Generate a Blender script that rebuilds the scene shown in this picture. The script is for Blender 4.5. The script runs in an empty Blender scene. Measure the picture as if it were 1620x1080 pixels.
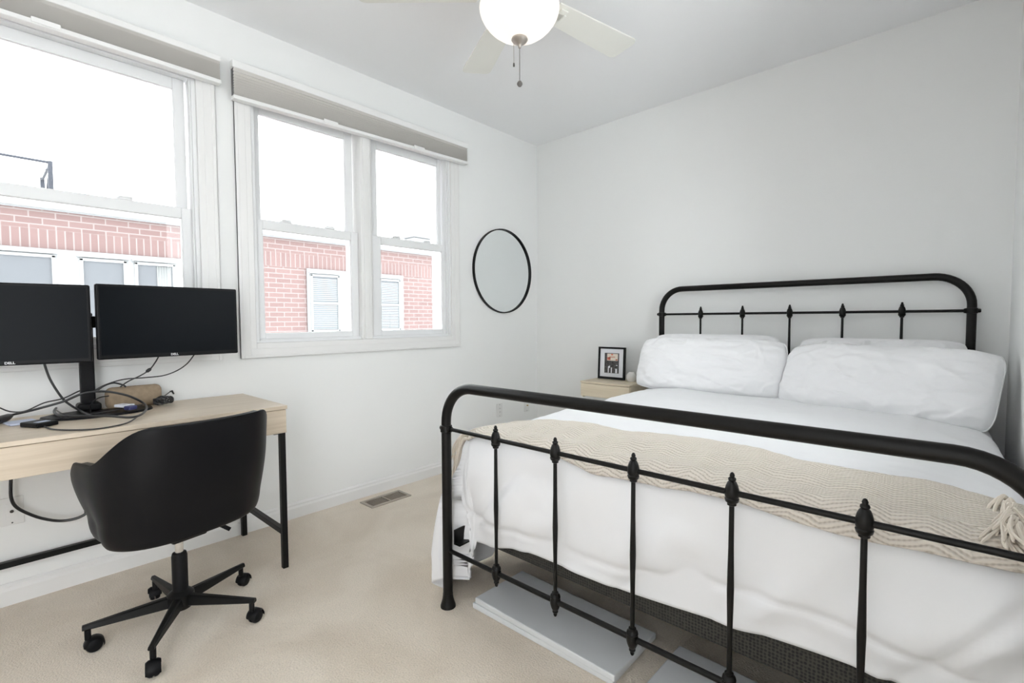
import bpy, bmesh, math, random
from mathutils import Vector, Matrix, noise
random.seed(7)
PI = math.pi
sc = bpy.context.scene
COL = sc.collection

# ------------------------------------------------------------------ camera, sky, exposure
F_PX = 768.0; CX = 810.0; CY = 540.0; EYE = Vector((0, 0, 1.16))
_dY = Vector((1505-CX, CY-503, -F_PX)).normalized()
_dX = -Vector((-40-CX, CY-510, -F_PX)).normalized()
_dX = (_dX - _dX.dot(_dY)*_dY).normalized()
_dZ = _dX.cross(_dY)
ROT = Matrix((_dX, _dY, _dZ))            # camera axes -> world
cd = bpy.data.cameras.new('camera'); cam = bpy.data.objects.new('camera', cd); COL.objects.link(cam)
cd.sensor_width = 36; cd.lens = F_PX/1620*36; cd.clip_start = 0.02
cam.matrix_world = Matrix.Translation(EYE) @ ROT.to_4x4()
sc.camera = cam

def ray(u, v): return ROT @ Vector((u-CX, CY-v, -F_PX))
def at(u, v, axis, val):
    """point where the sight line through photograph pixel (u,v) meets a real surface plane"""
    d = ray(u, v); i = 'xyz'.index(axis); t = (val-EYE[i])/d[i]
    return EYE + t*d

w = bpy.data.worlds.new('overcast_sky'); sc.world = w; w.use_nodes = True
bg = w.node_tree.nodes['Background']
bg.inputs[0].default_value = (0.95, 0.975, 1.0, 1); bg.inputs[1].default_value = 3.6
sc.view_settings.view_transform = 'Standard'; sc.view_settings.look = 'None'
sc.view_settings.gamma = 1; sc.view_settings.use_curve_mapping = False
sc.view_settings.exposure = 0.90

# ------------------------------------------------------------------ materials
def mat(name, col, rough=0.6, metal=0.0, spec=0.5, bump=None, var=None, sheen=0, emit=None, trans=0):
    m = bpy.data.materials.new(name); m.use_nodes = True
    nt = m.node_tree; b = nt.nodes['Principled BSDF']
    b.inputs['Base Color'].default_value = (*col, 1); b.inputs['Roughness'].default_value = rough
    b.inputs['Metallic'].default_value = metal; b.inputs['Specular IOR Level'].default_value = spec
    if sheen: b.inputs['Sheen Weight'].default_value = sheen
    if emit: b.inputs['Emission Color'].default_value = (*emit[:3], 1); b.inputs['Emission Strength'].default_value = emit[3]
    tc = nt.nodes.new('ShaderNodeTexCoord')
    if var:   # (scale, amount)
        n = nt.nodes.new('ShaderNodeTexNoise'); n.inputs['Scale'].default_value = var[0]; n.inputs['Detail'].default_value = 4
        nt.links.new(tc.outputs['Object'], n.inputs['Vector'])
        r = nt.nodes.new('ShaderNodeValToRGB')
        a = var[1]
        r.color_ramp.elements[0].color = (*[c*(1-a) for c in col], 1); r.color_ramp.elements[0].position = .3
        r.color_ramp.elements[1].color = (*[min(1, c*(1+a)) for c in col], 1); r.color_ramp.elements[1].position = .7
        nt.links.new(n.outputs['Fac'], r.inputs['Fac']); nt.links.new(r.outputs['Color'], b.inputs['Base Color'])
    if bump:  # (scale, strength, distance)
        n = nt.nodes.new('ShaderNodeTexNoise'); n.inputs['Scale'].default_value = bump[0]; n.inputs['Detail'].default_value = 3
        nt.links.new(tc.outputs['Object'], n.inputs['Vector'])
        bp = nt.nodes.new('ShaderNodeBump'); bp.inputs['Strength'].default_value = bump[1]; bp.inputs['Distance'].default_value = bump[2]
        nt.links.new(n.outputs['Fac'], bp.inputs['Height']); nt.links.new(bp.outputs['Normal'], b.inputs['Normal'])
    return m

M = {}
M['wall'] = mat('white_wall_paint', (.88, .885, .875), .75, bump=(90, .06, .002))
M['ceil'] = mat('ceiling_paint', (.92, .925, .935), .9, bump=(60, .08, .002))
M['trim'] = mat('white_trim_paint', (.83, .825, .815), .4)
M['vinyl'] = mat('white_vinyl', (.84, .845, .85), .65, spec=.3)
M['black'] = mat('black_bed_metal', (.006, .0055, .005), .36, spec=.22, bump=(200, .05, .001))
M['blackmetal'] = mat('black_steel', (.006, .006, .006), .4, spec=.22)
M['blackplastic'] = mat('black_plastic', (.005, .005, .006), .45, spec=.18)
M['screen'] = mat('dark_screen', (.0025, .004, .006), .35, spec=.09)
M['leather'] = mat('black_leather', (.005, .005, .006), .42, spec=.16, bump=(140, .12, .001))
M['chrome'] = mat('chrome', (.75, .75, .76), .15, 1.0)
M['shade'] = mat('grey_shade_fabric', (.66, .64, .61), .8)
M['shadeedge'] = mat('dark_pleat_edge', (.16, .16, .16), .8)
M['bolt'] = mat('grey_rail', (.86, .86, .85), .4)
M['fan'] = mat('fan_white', (.80, .80, .75), .5)
M['nickel'] = mat('brushed_nickel', (.42, .38, .34), .35, .7); M['chain'] = mat('dull_chain', (.16, .15, .14), .45, .5)
M['linen'] = mat('white_linen', (.83, .83, .845), .85, sheen=.2, bump=(500, .05, .0005))
M['pillow'] = mat('white_pillow_cotton', (.90, .90, .91), .85, sheen=.2)
M['mattress'] = mat('mattress_ticking', (.8, .8, .8), .9)
M['board'] = mat('pale_grey_board', (.70, .715, .73), .55, var=(3, .05))
M['votive'] = mat('white_ceramic', (.82, .80, .76), .2)
M['mirror'] = mat('mirror_glass', (.86, .89, .90), .02, 1.0)
M['mat'] = mat('picture_mat', (.85, .86, .9), .7)
M['plate'] = mat('outlet_plastic', (.80, .80, .79), .4)
M['slot'] = mat('dark_slot', (.05, .045, .04), .6)
M['vent'] = mat('vent_tan_metal', (.42, .37, .31), .5)
M['felt'] = mat('tan_felt', (.33, .25, .17), .85, bump=(300, .2, .001), var=(60, .12))
M['cable'] = mat('black_cable', (.02, .02, .021), .38)
M['bluelabel'] = mat('pale_blue_label', (.55, .6, .75), .4)
M['logo'] = mat('silver_logo', (.75, .76, .78), .4)
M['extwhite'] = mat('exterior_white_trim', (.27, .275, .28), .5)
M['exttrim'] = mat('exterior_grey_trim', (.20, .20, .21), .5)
M['rail'] = mat('dark_roof_rail', (.05, .053, .065), .6, spec=.2)
M['roof'] = mat('roof_membrane', (.5, .5, .5), .8)
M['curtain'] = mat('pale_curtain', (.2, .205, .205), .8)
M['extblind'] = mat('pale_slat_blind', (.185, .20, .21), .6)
M['extglass'] = mat('far_window_glass', (.11, .115, .125), .25, spec=.3)
M['printdark'] = mat('print_dark_grey', (.07, .065, .065), .5, var=(90, .8))
M['printred'] = mat('print_red', (.62, .16, .1), .5, var=(60, .4))
M['printcream'] = mat('print_cream', (.85, .76, .66), .5)
M['printgrey'] = mat('print_grey', (.35, .35, .36), .5)

def glass_mat():
    m = bpy.data.materials.new('window_glass'); m.use_nodes = True; nt = m.node_tree
    for n in list(nt.nodes): nt.nodes.remove(n)
    o = nt.nodes.new('ShaderNodeOutputMaterial'); mx = nt.nodes.new('ShaderNodeMixShader')
    t = nt.nodes.new('ShaderNodeBsdfTransparent'); g = nt.nodes.new('ShaderNodeBsdfGlossy'); f = nt.nodes.new('ShaderNodeFresnel')
    f.inputs['IOR'].default_value = 1.35; g.inputs['Roughness'].default_value = .02; t.inputs['Color'].default_value = (.97, .985, .98, 1)
    nt.links.new(f.outputs[0], mx.inputs[0]); nt.links.new(t.outputs[0], mx.inputs[1]); nt.links.new(g.outputs[0], mx.inputs[2])
    nt.links.new(mx.outputs[0], o.inputs[0]); return m
M['glass'] = glass_mat()

def wood_mat(name, c1, c2, axis='y', rough=.5):
    m = mat(name, c1, rough); nt = m.node_tree; b = nt.nodes['Principled BSDF']
    tc = nt.nodes.new('ShaderNodeTexCoord'); mp = nt.nodes.new('ShaderNodeMapping')
    s = {'y': (60, 2.2, 60), 'x': (2.2, 60, 60)}[axis]; mp.inputs['Scale'].default_value = s
    n = nt.nodes.new('ShaderNodeTexNoise'); n.inputs['Scale'].default_value = 1; n.inputs['Detail'].default_value = 6; n.inputs['Distortion'].default_value = .6
    r = nt.nodes.new('ShaderNodeValToRGB')
    r.color_ramp.elements[0].position = .35; r.color_ramp.elements[1].position = .68
    r.color_ramp.elements[0].color = (*c2, 1); r.color_ramp.elements[1].color = (*c1, 1)
    nt.links.new(tc.outputs['Object'], mp.inputs[0]); nt.links.new(mp.outputs[0], n.inputs['Vector'])
    nt.links.new(n.outputs['Fac'], r.inputs[0]); nt.links.new(r.outputs[0], b.inputs['Base Color'])
    return m
M['oak'] = wood_mat('bleached_oak', (.69, .59, .47), (.58, .48, .365), 'y', .38)
M['nightoak'] = wood_mat('nightstand_oak', (.80, .70, .54), (.72, .62, .46), 'x')

def carpet_mat():
    m = mat('beige_carpet', (.78, .70, .60), .95, spec=.1, sheen=.3); nt = m.node_tree; b = nt.nodes['Principled BSDF']
    tc = nt.nodes.new('ShaderNodeTexCoord')
    n1 = nt.nodes.new('ShaderNodeTexNoise'); n1.inputs['Scale'].default_value = 2.2; n1.inputs['Detail'].default_value = 3; n1.inputs['Distortion'].default_value = .8
    n2 = nt.nodes.new('ShaderNodeTexNoise'); n2.inputs['Scale'].default_value = 160; n2.inputs['Detail'].default_value = 4
    r1 = nt.nodes.new('ShaderNodeValToRGB'); r1.color_ramp.elements[0].color = (.75, .65, .53, 1); r1.color_ramp.elements[1].color = (.86, .765, .645, 1)
    r1.color_ramp.elements[0].position = .38; r1.color_ramp.elements[1].position = .62
    mx = nt.nodes.new('ShaderNodeMix'); mx.data_type = 'RGBA'; mx.blend_type = 'MULTIPLY'; mx.inputs[0].default_value = .35
    nt.links.new(tc.outputs['Object'], n1.inputs['Vector']); nt.links.new(tc.outputs['Object'], n2.inputs['Vector'])
    nt.links.new(n1.outputs['Fac'], r1.inputs[0]); nt.links.new(r1.outputs[0], mx.inputs[6])
    r2 = nt.nodes.new('ShaderNodeValToRGB'); r2.color_ramp.elements[0].color = (.6, .6, .6, 1); r2.color_ramp.elements[0].position = .3; r2.color_ramp.elements[1].position = .65
    nt.links.new(n2.outputs['Fac'], r2.inputs[0]); nt.links.new(r2.outputs[0], mx.inputs[7]); nt.links.new(mx.outputs[2], b.inputs['Base Color'])
    bp = nt.nodes.new('ShaderNodeBump'); bp.inputs['Strength'].default_value = .7; bp.inputs['Distance'].default_value = .006
    nt.links.new(n2.outputs['Fac'], bp.inputs['Height']); nt.links.new(bp.outputs[0], b.inputs['Normal'])
    return m
M['carpet'] = carpet_mat()

def brick_mat(name, soldier=False):
    m = mat(name, (.5, .3, .27), .9); nt = m.node_tree; b = nt.nodes['Principled BSDF']
    tc = nt.nodes.new('ShaderNodeTexCoord'); sp = nt.nodes.new('ShaderNodeSeparateXYZ'); cb = nt.nodes.new('ShaderNodeCombineXYZ')
    nt.links.new(tc.outputs['Object'], sp.inputs[0]); nt.links.new(sp.outputs['Y'], cb.inputs[0]); mz = nt.nodes.new('ShaderNodeMath'); mz.operation = 'ADD'; mz.inputs[1].default_value = -1.9205 if soldier else .0; nt.links.new(sp.outputs['Z'], mz.inputs[0]); nt.links.new(mz.outputs[0], cb.inputs[1])
    br = nt.nodes.new('ShaderNodeTexBrick'); nt.links.new(cb.outputs[0], br.inputs['Vector'])
    br.inputs['Scale'].default_value = 1; br.inputs['Mortar Size'].default_value = .0065; br.inputs['Mortar Smooth'].default_value = .2
    br.inputs['Brick Width'].default_value = .0677 if soldier else .203
    br.inputs['Row Height'].default_value = .206 if soldier else .0677
    br.offset = 0 if soldier else .5
    br.inputs['Color1'].default_value = (.142, .091, .087, 1); br.inputs['Color2'].default_value = (.160, .104, .099, 1)
    br.inputs['Mortar'].default_value = (.21, .178, .172, 1)
    nt.links.new(br.outputs['Color'], b.inputs['Base Color']); return m
M['brick'] = brick_mat('red_brick_courses'); M['soldier'] = brick_mat('red_brick_soldier_course', True)

def throw_mat():
    m = mat('cream_knit', (.74, .66, .56), .9, sheen=.2); nt = m.node_tree; b = nt.nodes['Principled BSDF']
    uv = nt.nodes.new('ShaderNodeUVMap'); sp = nt.nodes.new('ShaderNodeSeparateXYZ'); nt.links.new(uv.outputs[0], sp.inputs[0])
    def mth(op, a, bb=None, c=None):
        n = nt.nodes.new('ShaderNodeMath'); n.operation = op
        for i, v in enumerate((a, bb, c)):
            if v is None: continue
            if isinstance(v, (int, float)): n.inputs[i].default_value = v
            else: nt.links.new(v, n.inputs[i])
        return n.outputs[0]
    tri = mth('PINGPONG', sp.outputs['X'], .065)
    nz = nt.nodes.new('ShaderNodeTexNoise'); nz.inputs['Scale'].default_value = 14; nt.links.new(uv.outputs[0], nz.inputs['Vector'])
    v2 = mth('ADD', mth('ADD', sp.outputs['Y'], mth('MULTIPLY', tri, .36)), mth('MULTIPLY', nz.outputs['Fac'], .02))
    s = mth('SINE', mth('MULTIPLY', v2, 2*PI/.0125))
    s = mth('MULTIPLY_ADD', s, .5, .5)
    s2 = mth('MULTIPLY_ADD', mth('SINE', mth('MULTIPLY', sp.outputs['X'], 2*PI/.009)), .5, .5)
    h = mth('ADD', mth('MULTIPLY', s, .8), mth('MULTIPLY', s2, .14))
    bp = nt.nodes.new('ShaderNodeBump'); bp.inputs['Strength'].default_value = .8; bp.inputs['Distance'].default_value = .005
    nt.links.new(h, bp.inputs['Height']); nt.links.new(bp.outputs[0], b.inputs['Normal'])
    r = nt.nodes.new('ShaderNodeValToRGB'); r.color_ramp.elements[0].color = (.52, .45, .37, 1); r.color_ramp.elements[1].color = (.80, .73, .645, 1)
    r.color_ramp.elements[0].position = 0; r.color_ramp.elements[1].position = .4
    nt.links.new(h, r.inputs[0]); nt.links.new(r.outputs[0], b.inputs['Base Color'])
    return m
M['throw'] = throw_mat()
M['fringe'] = mat('cream_yarn', (.78, .70, .60), .9, sheen=.2, bump=(300, .3, .001))

def mesh_fabric():
    m = mat('black_woven_mesh', (.03, .03, .028), .8); nt = m.node_tree; b = nt.nodes['Principled BSDF']
    tc = nt.nodes.new('ShaderNodeTexCoord'); v = nt.nodes.new('ShaderNodeTexVoronoi'); v.inputs['Scale'].default_value = 110; v.inputs['Randomness'].default_value = .25
    r = nt.nodes.new('ShaderNodeValToRGB'); r.color_ramp.elements[0].color = (.006, .006, .006, 1); r.color_ramp.elements[1].color = (.045, .042, .035, 1)
    r.color_ramp.elements[0].position = .25; r.color_ramp.elements[1].position = .55
    nt.links.new(tc.outputs['Object'], v.inputs['Vector']); nt.links.new(v.outputs['Distance'], r.inputs[0]); nt.links.new(r.outputs[0], b.inputs['Base Color'])
    return m
M['meshfab'] = mesh_fabric()

# ------------------------------------------------------------------ mesh helpers
def BM(): return bmesh.new()
def build(name, bm, m, parent=None, smooth=False, mods=None, loc=None):
    me = bpy.data.meshes.new(name); bm.normal_update(); bm.to_mesh(me); bm.free()
    for mm in (m if isinstance(m, (list, tuple)) else [m]): me.materials.append(mm)
    if smooth:
        for p in me.polygons: p.use_smooth = True
        if smooth != 'all':
            try: me.set_sharp_from_angle(angle=math.radians(40))
            except Exception: pass
    o = bpy.data.objects.new(name, me); COL.objects.link(o)
    if parent is not None:
        o.parent = parent
        o.matrix_parent_inverse = parent.matrix_world.inverted() if parent.matrix_world != Matrix.Identity(4) else Matrix.Identity(4)
    return o
def tag(o, label=None, cat=None, group=None, kind=None):
    if label: o['label'] = label
    if cat: o['category'] = cat
    if group: o['group'] = group
    if kind: o['kind'] = kind
    return o
def thing(name, loc, label=None, cat=None, rz=0, group=None, kind=None):
    o = bpy.data.objects.new(name, None); COL.objects.link(o); o.empty_display_size = .1
    o.location = loc; o.rotation_euler = (0, 0, rz)
    o.matrix_world = Matrix.Translation(Vector(loc)) @ Matrix.Rotation(rz, 4, 'Z')
    return tag(o, label, cat, group, kind)
def lbuild(name, bm, m, parent, smooth=False):      # geometry given in the thing's local frame
    o = build(name, bm, m, None, smooth); o.parent = parent; return o

def box(bm, lo, hi, bev=0, rot=None, about=None, seg=2, mi=0):
    t = bmesh.new(); bmesh.ops.create_cube(t, size=1)
    c = [(a+b)/2 for a, b in zip(lo, hi)]; s = [abs(b-a) for a, b in zip(lo, hi)]
    for v in t.verts: v.co = Vector((v.co.x*s[0], v.co.y*s[1], v.co.z*s[2]))
    if bev: bmesh.ops.bevel(t, geom=list(t.edges), offset=min(bev, min(s)*.49), segments=seg, affect='EDGES', profile=.5)
    for v in t.verts:
        v.co += Vector(c)
        if rot is not None:
            a = Vector(about if about is not None else c); v.co = a + rot @ (v.co-a)
    merge(bm, t, mi)
def merge(bm, t, mi=0):
    mp = [bm.verts.new(v.co) for v in t.verts]; t.verts.index_update()
    for f in t.faces:
        try:
            nf = bm.faces.new([mp[v.index] for v in f.verts]); nf.material_index = mi
        except ValueError: pass
    t.free()
def catmull(pts, n=8):
    pts = [Vector(p) for p in pts]; P = [2*pts[0]-pts[1]] + pts + [2*pts[-1]-pts[-2]]; out = []
    for i in range(1, len(P)-2):
        a, b, c, d = P[i-1:i+3]
        for k in range(n):
            t = k/n
            out.append(.5*((2*b)+(-a+c)*t+(2*a-5*b+4*c-d)*t*t+(-a+3*b-3*c+d)*t**3))
    out.append(pts[-1]); return out
def tube(bm, pts, r, n=10, cap=True, closed=False):
    pts = [Vector(p) for p in pts]; N = len(pts); rs = r if isinstance(r, (list, tuple)) else [r]*N
    rings = []; up = None
    for i, p in enumerate(pts):
        if closed: d = pts[(i+1) % N]-pts[i-1]
        else: d = pts[min(i+1, N-1)]-pts[max(i-1, 0)]
        d.normalize()
        if up is None: up = Vector((0, 0, 1)) if abs(d.z) < .9 else Vector((1, 0, 0))
        x = up-up.dot(d)*d
        if x.length < 1e-6: x = d.orthogonal()
        x.normalize(); y = d.cross(x); up = x
        rings.append([bm.verts.new(p+rs[i]*(math.cos(2*PI*k/n)*x+math.sin(2*PI*k/n)*y)) for k in range(n)])
    for i in range(N if closed else N-1):
        A, B = rings[i], rings[(i+1) % N]
        for k in range(n): bm.faces.new((A[k], A[(k+1) % n], B[(k+1) % n], B[k]))
    if cap and not closed: bm.faces.new(rings[0][::-1]); bm.faces.new(rings[-1])
def lathe(bm, prof, c=(0, 0, 0), n=24, axis='z', flip=1):
    c = Vector(c); rings = []
    for r, h in prof:
        h *= flip
        if r < 1e-5: rings.append([bm.verts.new(c+ax(axis, 0, 0, h))])
        else: rings.append([bm.verts.new(c+ax(axis, r*math.cos(2*PI*k/n), r*math.sin(2*PI*k/n), h)) for k in range(n)])
    for A, B in zip(rings, rings[1:]):
        for k in range(n):
            if len(A) == 1 and len(B) == 1: continue
            if len(A) == 1: bm.faces.new((A[0], B[k], B[(k+1) % n]))
            elif len(B) == 1: bm.faces.new((A[k], A[(k+1) % n], B[0]))
            else: bm.faces.new((A[k], A[(k+1) % n], B[(k+1) % n], B[k]))
    if len(rings[0]) > 1: bm.faces.new(rings[0][::-1])
    if len(rings[-1]) > 1: bm.faces.new(rings[-1])
    bmesh.ops.recalc_face_normals(bm, faces=bm.faces)
def ax(axis, a, b, h):
    return {'z': Vector((a, b, h)), 'x': Vector((h, a, b)), 'y': Vector((a, h, b))}[axis]
def grid(bm, nu, nv, fn, uvs=None):
    V = [[bm.verts.new(fn(i/nu, j/nv)) for j in range(nv+1)] for i in range(nu+1)]
    uvl = bm.loops.layers.uv.new('UVMap') if uvs else None
    for i in range(nu):
        for j in range(nv):
            f = bm.faces.new((V[i][j], V[i+1][j], V[i+1][j+1], V[i][j+1]))
            if uvs:
                for l, (a, b) in zip(f.loops, ((i, j), (i+1, j), (i+1, j+1), (i, j+1))): l[uvl].uv = uvs(a/nu, b/nv)
    return V
def sstep(a, b, x):
    t = max(0, min(1, (x-a)/(b-a))); return t*t*(3-2*t)
def solidify(o, t, off=-1):
    m = o.modifiers.new('thickness', 'SOLIDIFY'); m.thickness = t; m.offset = off; return m

# ------------------------------------------------------------------ room shell
W = -2.85; XR = .215; ZC = 2.745; Y0 = -1.3; YR = -.40; H3 = (1.33, 2.36, 1.02, 2.36)
YB0, YB1 = 3.50, 3.42         # back wall slightly out of square
def yback(x): return YB0 + (YB1-YB0)*(x-W)/(XR-W)
H1 = (-.25, .785, 1.04, 2.40); H2 = (1.04, 2.455, 1.04, 2.40)   # window openings (y0,y1,z0,z1)

bm = BM(); box(bm, (W-.2, Y0, -.12), (XR+.15, 3.75, 0)); tag(build('floor', bm, M['carpet']), 'beige cut pile carpet floor of the bedroom', 'floor', kind='structure')
bm = BM(); box(bm, (W-.2, Y0, ZC), (XR+.15, 3.75, ZC+.12)); tag(build('ceiling', bm, M['ceil']), 'plain white ceiling', 'ceiling', kind='structure')
bm = BM()
for (a, b, c, d) in ((Y0, H1[0], 0, ZC), (H1[1], H2[0], 0, ZC), (H2[1], 3.75, 0, ZC), (H1[0], H1[1], 0, H1[2]), (H1[0], H1[1], H1[3], ZC), (H2[0], H2[1], 0, H2[2]), (H2[0], H2[1], H2[3], ZC)):
    box(bm, (W-.2, a, c), (W, b, d))
tag(build('wall_left', bm, M['wall']), 'white wall holding the two windows', 'wall', kind='structure')
bm = BM(); V = [bm.verts.new(p) for p in ((W, yback(W), 0), (XR+.15, yback(XR+.15), 0), (XR+.15, 3.75, 0), (W, 3.75, 0))]
f = bm.faces.new(V); r = bmesh.ops.extrude_face_region(bm, geom=[f]); bmesh.ops.translate(bm, verts=[e for e in r['geom'] if isinstance(e, bmesh.types.BMVert)], vec=(0, 0, ZC))
bmesh.ops.recalc_face_normals(bm, faces=bm.faces)
tag(build('wall_back', bm, M['wall']), 'white wall behind the bed headboard', 'wall', kind='structure')
bm = BM()
for (a, b, c, d) in ((YR, H3[0], 0, ZC), (H3[1], 3.45, 0, ZC), (H3[0], H3[1], 0, H3[2]), (H3[0], H3[1], H3[3], ZC)): box(bm, (XR, a, c), (XR+.15, b, d))  # wall stops short beside the camera, left open to let daylight in
tag(build('wall_right', bm, M['wall']), 'white wall along the right side of the bed', 'wall', kind='structure')

bm = BM(); box(bm, (W-.2, Y0-.12, 0), (XR+.15, Y0, ZC)); tag(build('wall_rear', bm, M['wall']), 'white wall behind the photographer', 'wall', kind='structure')
def baseboard(name, p, q, nrm, lab):
    bm = BM(); p = Vector(p); q = Vector(q); n = Vector(nrm); Z = Vector((0, 0, 1))
    prof = [(0, 0), (.014, 0), (.014, .06), (.009, .072), (.009, .08), (.004, .088), (0, .09)]
    A = [bm.verts.new(p+n*a+Z*b) for a, b in prof]; B = [bm.verts.new(q+n*a+Z*b) for a, b in prof]
    for k in range(len(prof)): bm.faces.new((A[k], B[k], B[(k+1) % len(prof)], A[(k+1) % len(prof)]))
    bm.faces.new(A[::-1]); bm.faces.new(B); bmesh.ops.recalc_face_normals(bm, faces=bm.faces)
    tag(build(name, bm, M['trim']), lab, 'baseboard', kind='structure')
baseboard('baseboard_left', (W, Y0, 0), (W, 3.49, 0), (1, 0, 0), 'white baseboard under the windows')
baseboard('baseboard_back', (W, yback(W), 0), (XR, yback(XR), 0), (0, -1, 0), 'white baseboard behind the bed')
baseboard('baseboard_right', (XR, YR, 0), (XR, 3.41, 0), (-1, 0, 0), 'white baseboard along the right wall')

# ------------------------------------------------------------------ windows
def frame_rect(bm, x0, x1, y0, y1, z0, z1, gy0, gy1, gz0, gz1, bev=.003):
    """rectangular ring of four members around the glass opening gy,gz"""
    box(bm, (x0, y0, z0), (x1, gy0, z1), bev); box(bm, (x0, gy1, z0), (x1, y1, z1), bev)
    box(bm, (x0, gy0, z0), (x1, gy1, gz0), bev); box(bm, (x0, gy0, gz1), (x1, gy1, z1), bev)
def window(name, H, lights, label, mull=None):
    y0, y1, z0, z1 = H
    t = thing(name, (W, (y0+y1)/2, z0), label, 'window', kind='structure')
    bm = BM(); cw = .082
    # mitred casing with a stepped profile
    for d0, d1, th in ((0, cw, .014), (.030, cw, .016), (.066, cw, .018)):
        frame_rect(bm, W, W+th, y0-d1, y1+d1, z0-d1, z1+d1, y0-d0, y1+d0, z0-d0, z1+d0, .002)
    build('casing', bm, M['trim'], t)
    bm = BM(); frame_rect(bm, W-.2, W-.001, y0+.0005, y1-.0005, z0+.0005, z1-.0005, y0+.018, y1-.018, z0+.012, z1-.02, 0)
    frame_rect(bm, W-.030, W-.010, y0+.018, y1-.018, z0+.012, z1-.02, y0+.026, y1-.026, z0+.02, z1-.028, .002)
    build('jamb', bm, M['vinyl'], t)
    if mull:
        bm = BM(); box(bm, (W-.19, mull[0]+.003, z0+.012), (W-.02, mull[1]+.03, z1-.02), .002); box(bm, (W-.02, mull[0], z0), (W+.014, mull[1], z1), .003)
        box(bm, (W+.012, mull[0]+.018, z0), (W+.018, mull[1]-.018, z1), .002)
        build('mullion_post', bm, M['trim'], t)
    for (sa, sb, ga, gb, ua, ub) in lights:
        zm = 1.678
        bm = BM(); frame_rect(bm, W-.067, W-.032, sa, sb, z0+.012, 1.732, ga, gb, 1.093, zm, .004)
        box(bm, (W-.052, ga-.006, 1.087), (W-.049, ga+.0, zm+.006)); 
        s = build('lower_sash', bm, M['vinyl'], t)
        bm = BM(); box(bm, (W-.052, ga-.004, 1.089), (W-.048, gb+.004, zm+.004)); build('pane', bm, M['glass'], s)
        for yy in ((ga*3+gb)/4, (ga+gb*3)/4):
            bm = BM(); box(bm, (W-.066, yy-.03, 1.7325), (W-.036, yy+.03, 1.742), .003)
            tube(bm, [(W-.05, yy-.02, 1.745), (W-.05, yy+.03, 1.748)], .005, 8); build('sash_lock', bm, M['vinyl'], s, True)
        bm = BM(); frame_rect(bm, W-.106, W-.071, sa+.01, sb-.01, 1.694, z1-.02, ua, ub, 1.732, 2.325, .004)
        s = build('upper_sash', bm, M['vinyl'], t)
        bm = BM(); box(bm, (W-.09, ua-.004, 1.728), (W-.086, ub+.004, 2.329)); build('pane', bm, M['glass'], s)
    bm = BM(); box(bm, (W-.215, y0-.02, z0-.03), (W-.2005, y1+.02, z0+.012), .003); build('outer_sill', bm, M['vinyl'], t)
    return t
window('window_1', H1, [(-.228, .765, -.18, .717, -.18, .705)], 'white sash window behind the two monitors')
window('window_2', H2, [(1.062, 1.695, 1.106, 1.645, 1.112, 1.632), (1.79, 2.436, 1.866, 2.402, 1.867, 2.391)], 'white double sash window left of the round mirror', mull=(1.692, 1.765))

t = thing('added_window', (XR, 1.845, H3[2]), 'unseen white framed window added in the right wall to light the room', 'window', kind='structure')  # window added out of view so more daylight reaches the room
bm = BM(); frame_rect(bm, XR-.014, XR, H3[0]-.07, H3[1]+.07, H3[2]-.07, H3[3]+.07, H3[0], H3[1], H3[2], H3[3], .002)
build('casing', bm, M['trim'], t)
bm = BM(); frame_rect(bm, XR+.05, XR+.085, H3[0]+.001, H3[1]-.001, H3[2]+.001, H3[3]-.001, H3[0]+.04, H3[1]-.04, H3[2]+.04, H3[3]-.04, .002)
sh = build('sash', bm, M['vinyl'], t); bm = BM(); box(bm, (XR+.066, H3[0]+.038, H3[2]+.038), (XR+.07, H3[1]-.038, H3[3]-.038)); build('pane', bm, M['glass'], sh)
def shade(y0, y1, zt, zf, za, zb, lab, tabs):
    """stacked cellular shade: za / zb = lower end of the fabric at y0 / y1"""
    t = thing('window_shade', (W, (y0+y1)/2, zt), lab, 'window shade', group='cellular shades over the windows')
    bm = BM(); box(bm, (W+.024, y0, zf), (W+.068, y1, zt), .004); box(bm, (W, y0+.1, zf+.01), (W+.024, y0+.14, zt-.006)); box(bm, (W, y1-.14, zf+.01), (W+.024, y1-.1, zt-.006))
    build('headrail', bm, M['bolt'], t)
    bm = BM(); n = 10; rows = []
    for i in range(2*n+1):
        f = i/(2*n); f2 = f**.8; xx = W+.067 if i % 2 == 0 else W+.054
        ra = zf-.001+(za-zf)*f2; rb = zf-.001+(zb-zf)*f2
        rows.append([bm.verts.new(p) for p in ((W+.026, y0+.006, ra), (xx, y0+.006, ra), (xx, y1-.006, rb), (W+.026, y1-.006, rb))])
    for A, B in zip(rows, rows[1:]):
        for k in range(4):
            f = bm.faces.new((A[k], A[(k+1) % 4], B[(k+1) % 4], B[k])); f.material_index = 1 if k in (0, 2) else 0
    bm.faces.new(rows[0]); bm.faces.new(rows[-1][::-1]); bmesh.ops.recalc_face_normals(bm, faces=bm.faces)
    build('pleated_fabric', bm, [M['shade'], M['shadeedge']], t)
    bm = BM(); tb = bmesh.new(); box(tb, (W+.024, y0+.002, 0), (W+.070, y1-.002, .020), .004)
    for v in tb.verts:
        k = (v.co.y-y0)/(y1-y0); v.co.z += (za+(zb-za)*k)-.021
    merge(bm, tb); br = build('bottom_rail', bm, M['bolt'], t)
    for yy in tabs:
        k = (yy-y0)/(y1-y0); z = za+(zb-za)*k
        bm = BM(); box(bm, (W+.070, yy-.045, z-.016), (W+.076, yy+.045, z+.006), .003); build('pull_tab', bm, M['bolt'], br)
shade(-.36, .887, 2.505, 2.476, 2.385, 2.386, 'grey pleated shade raised at the top of the window over the monitors', (.24,))
shade(.938, 2.587, 2.513, 2.474, 2.335, 2.376, 'grey pleated shade raised at the top of the double window', (1.47, 2.12))
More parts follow.
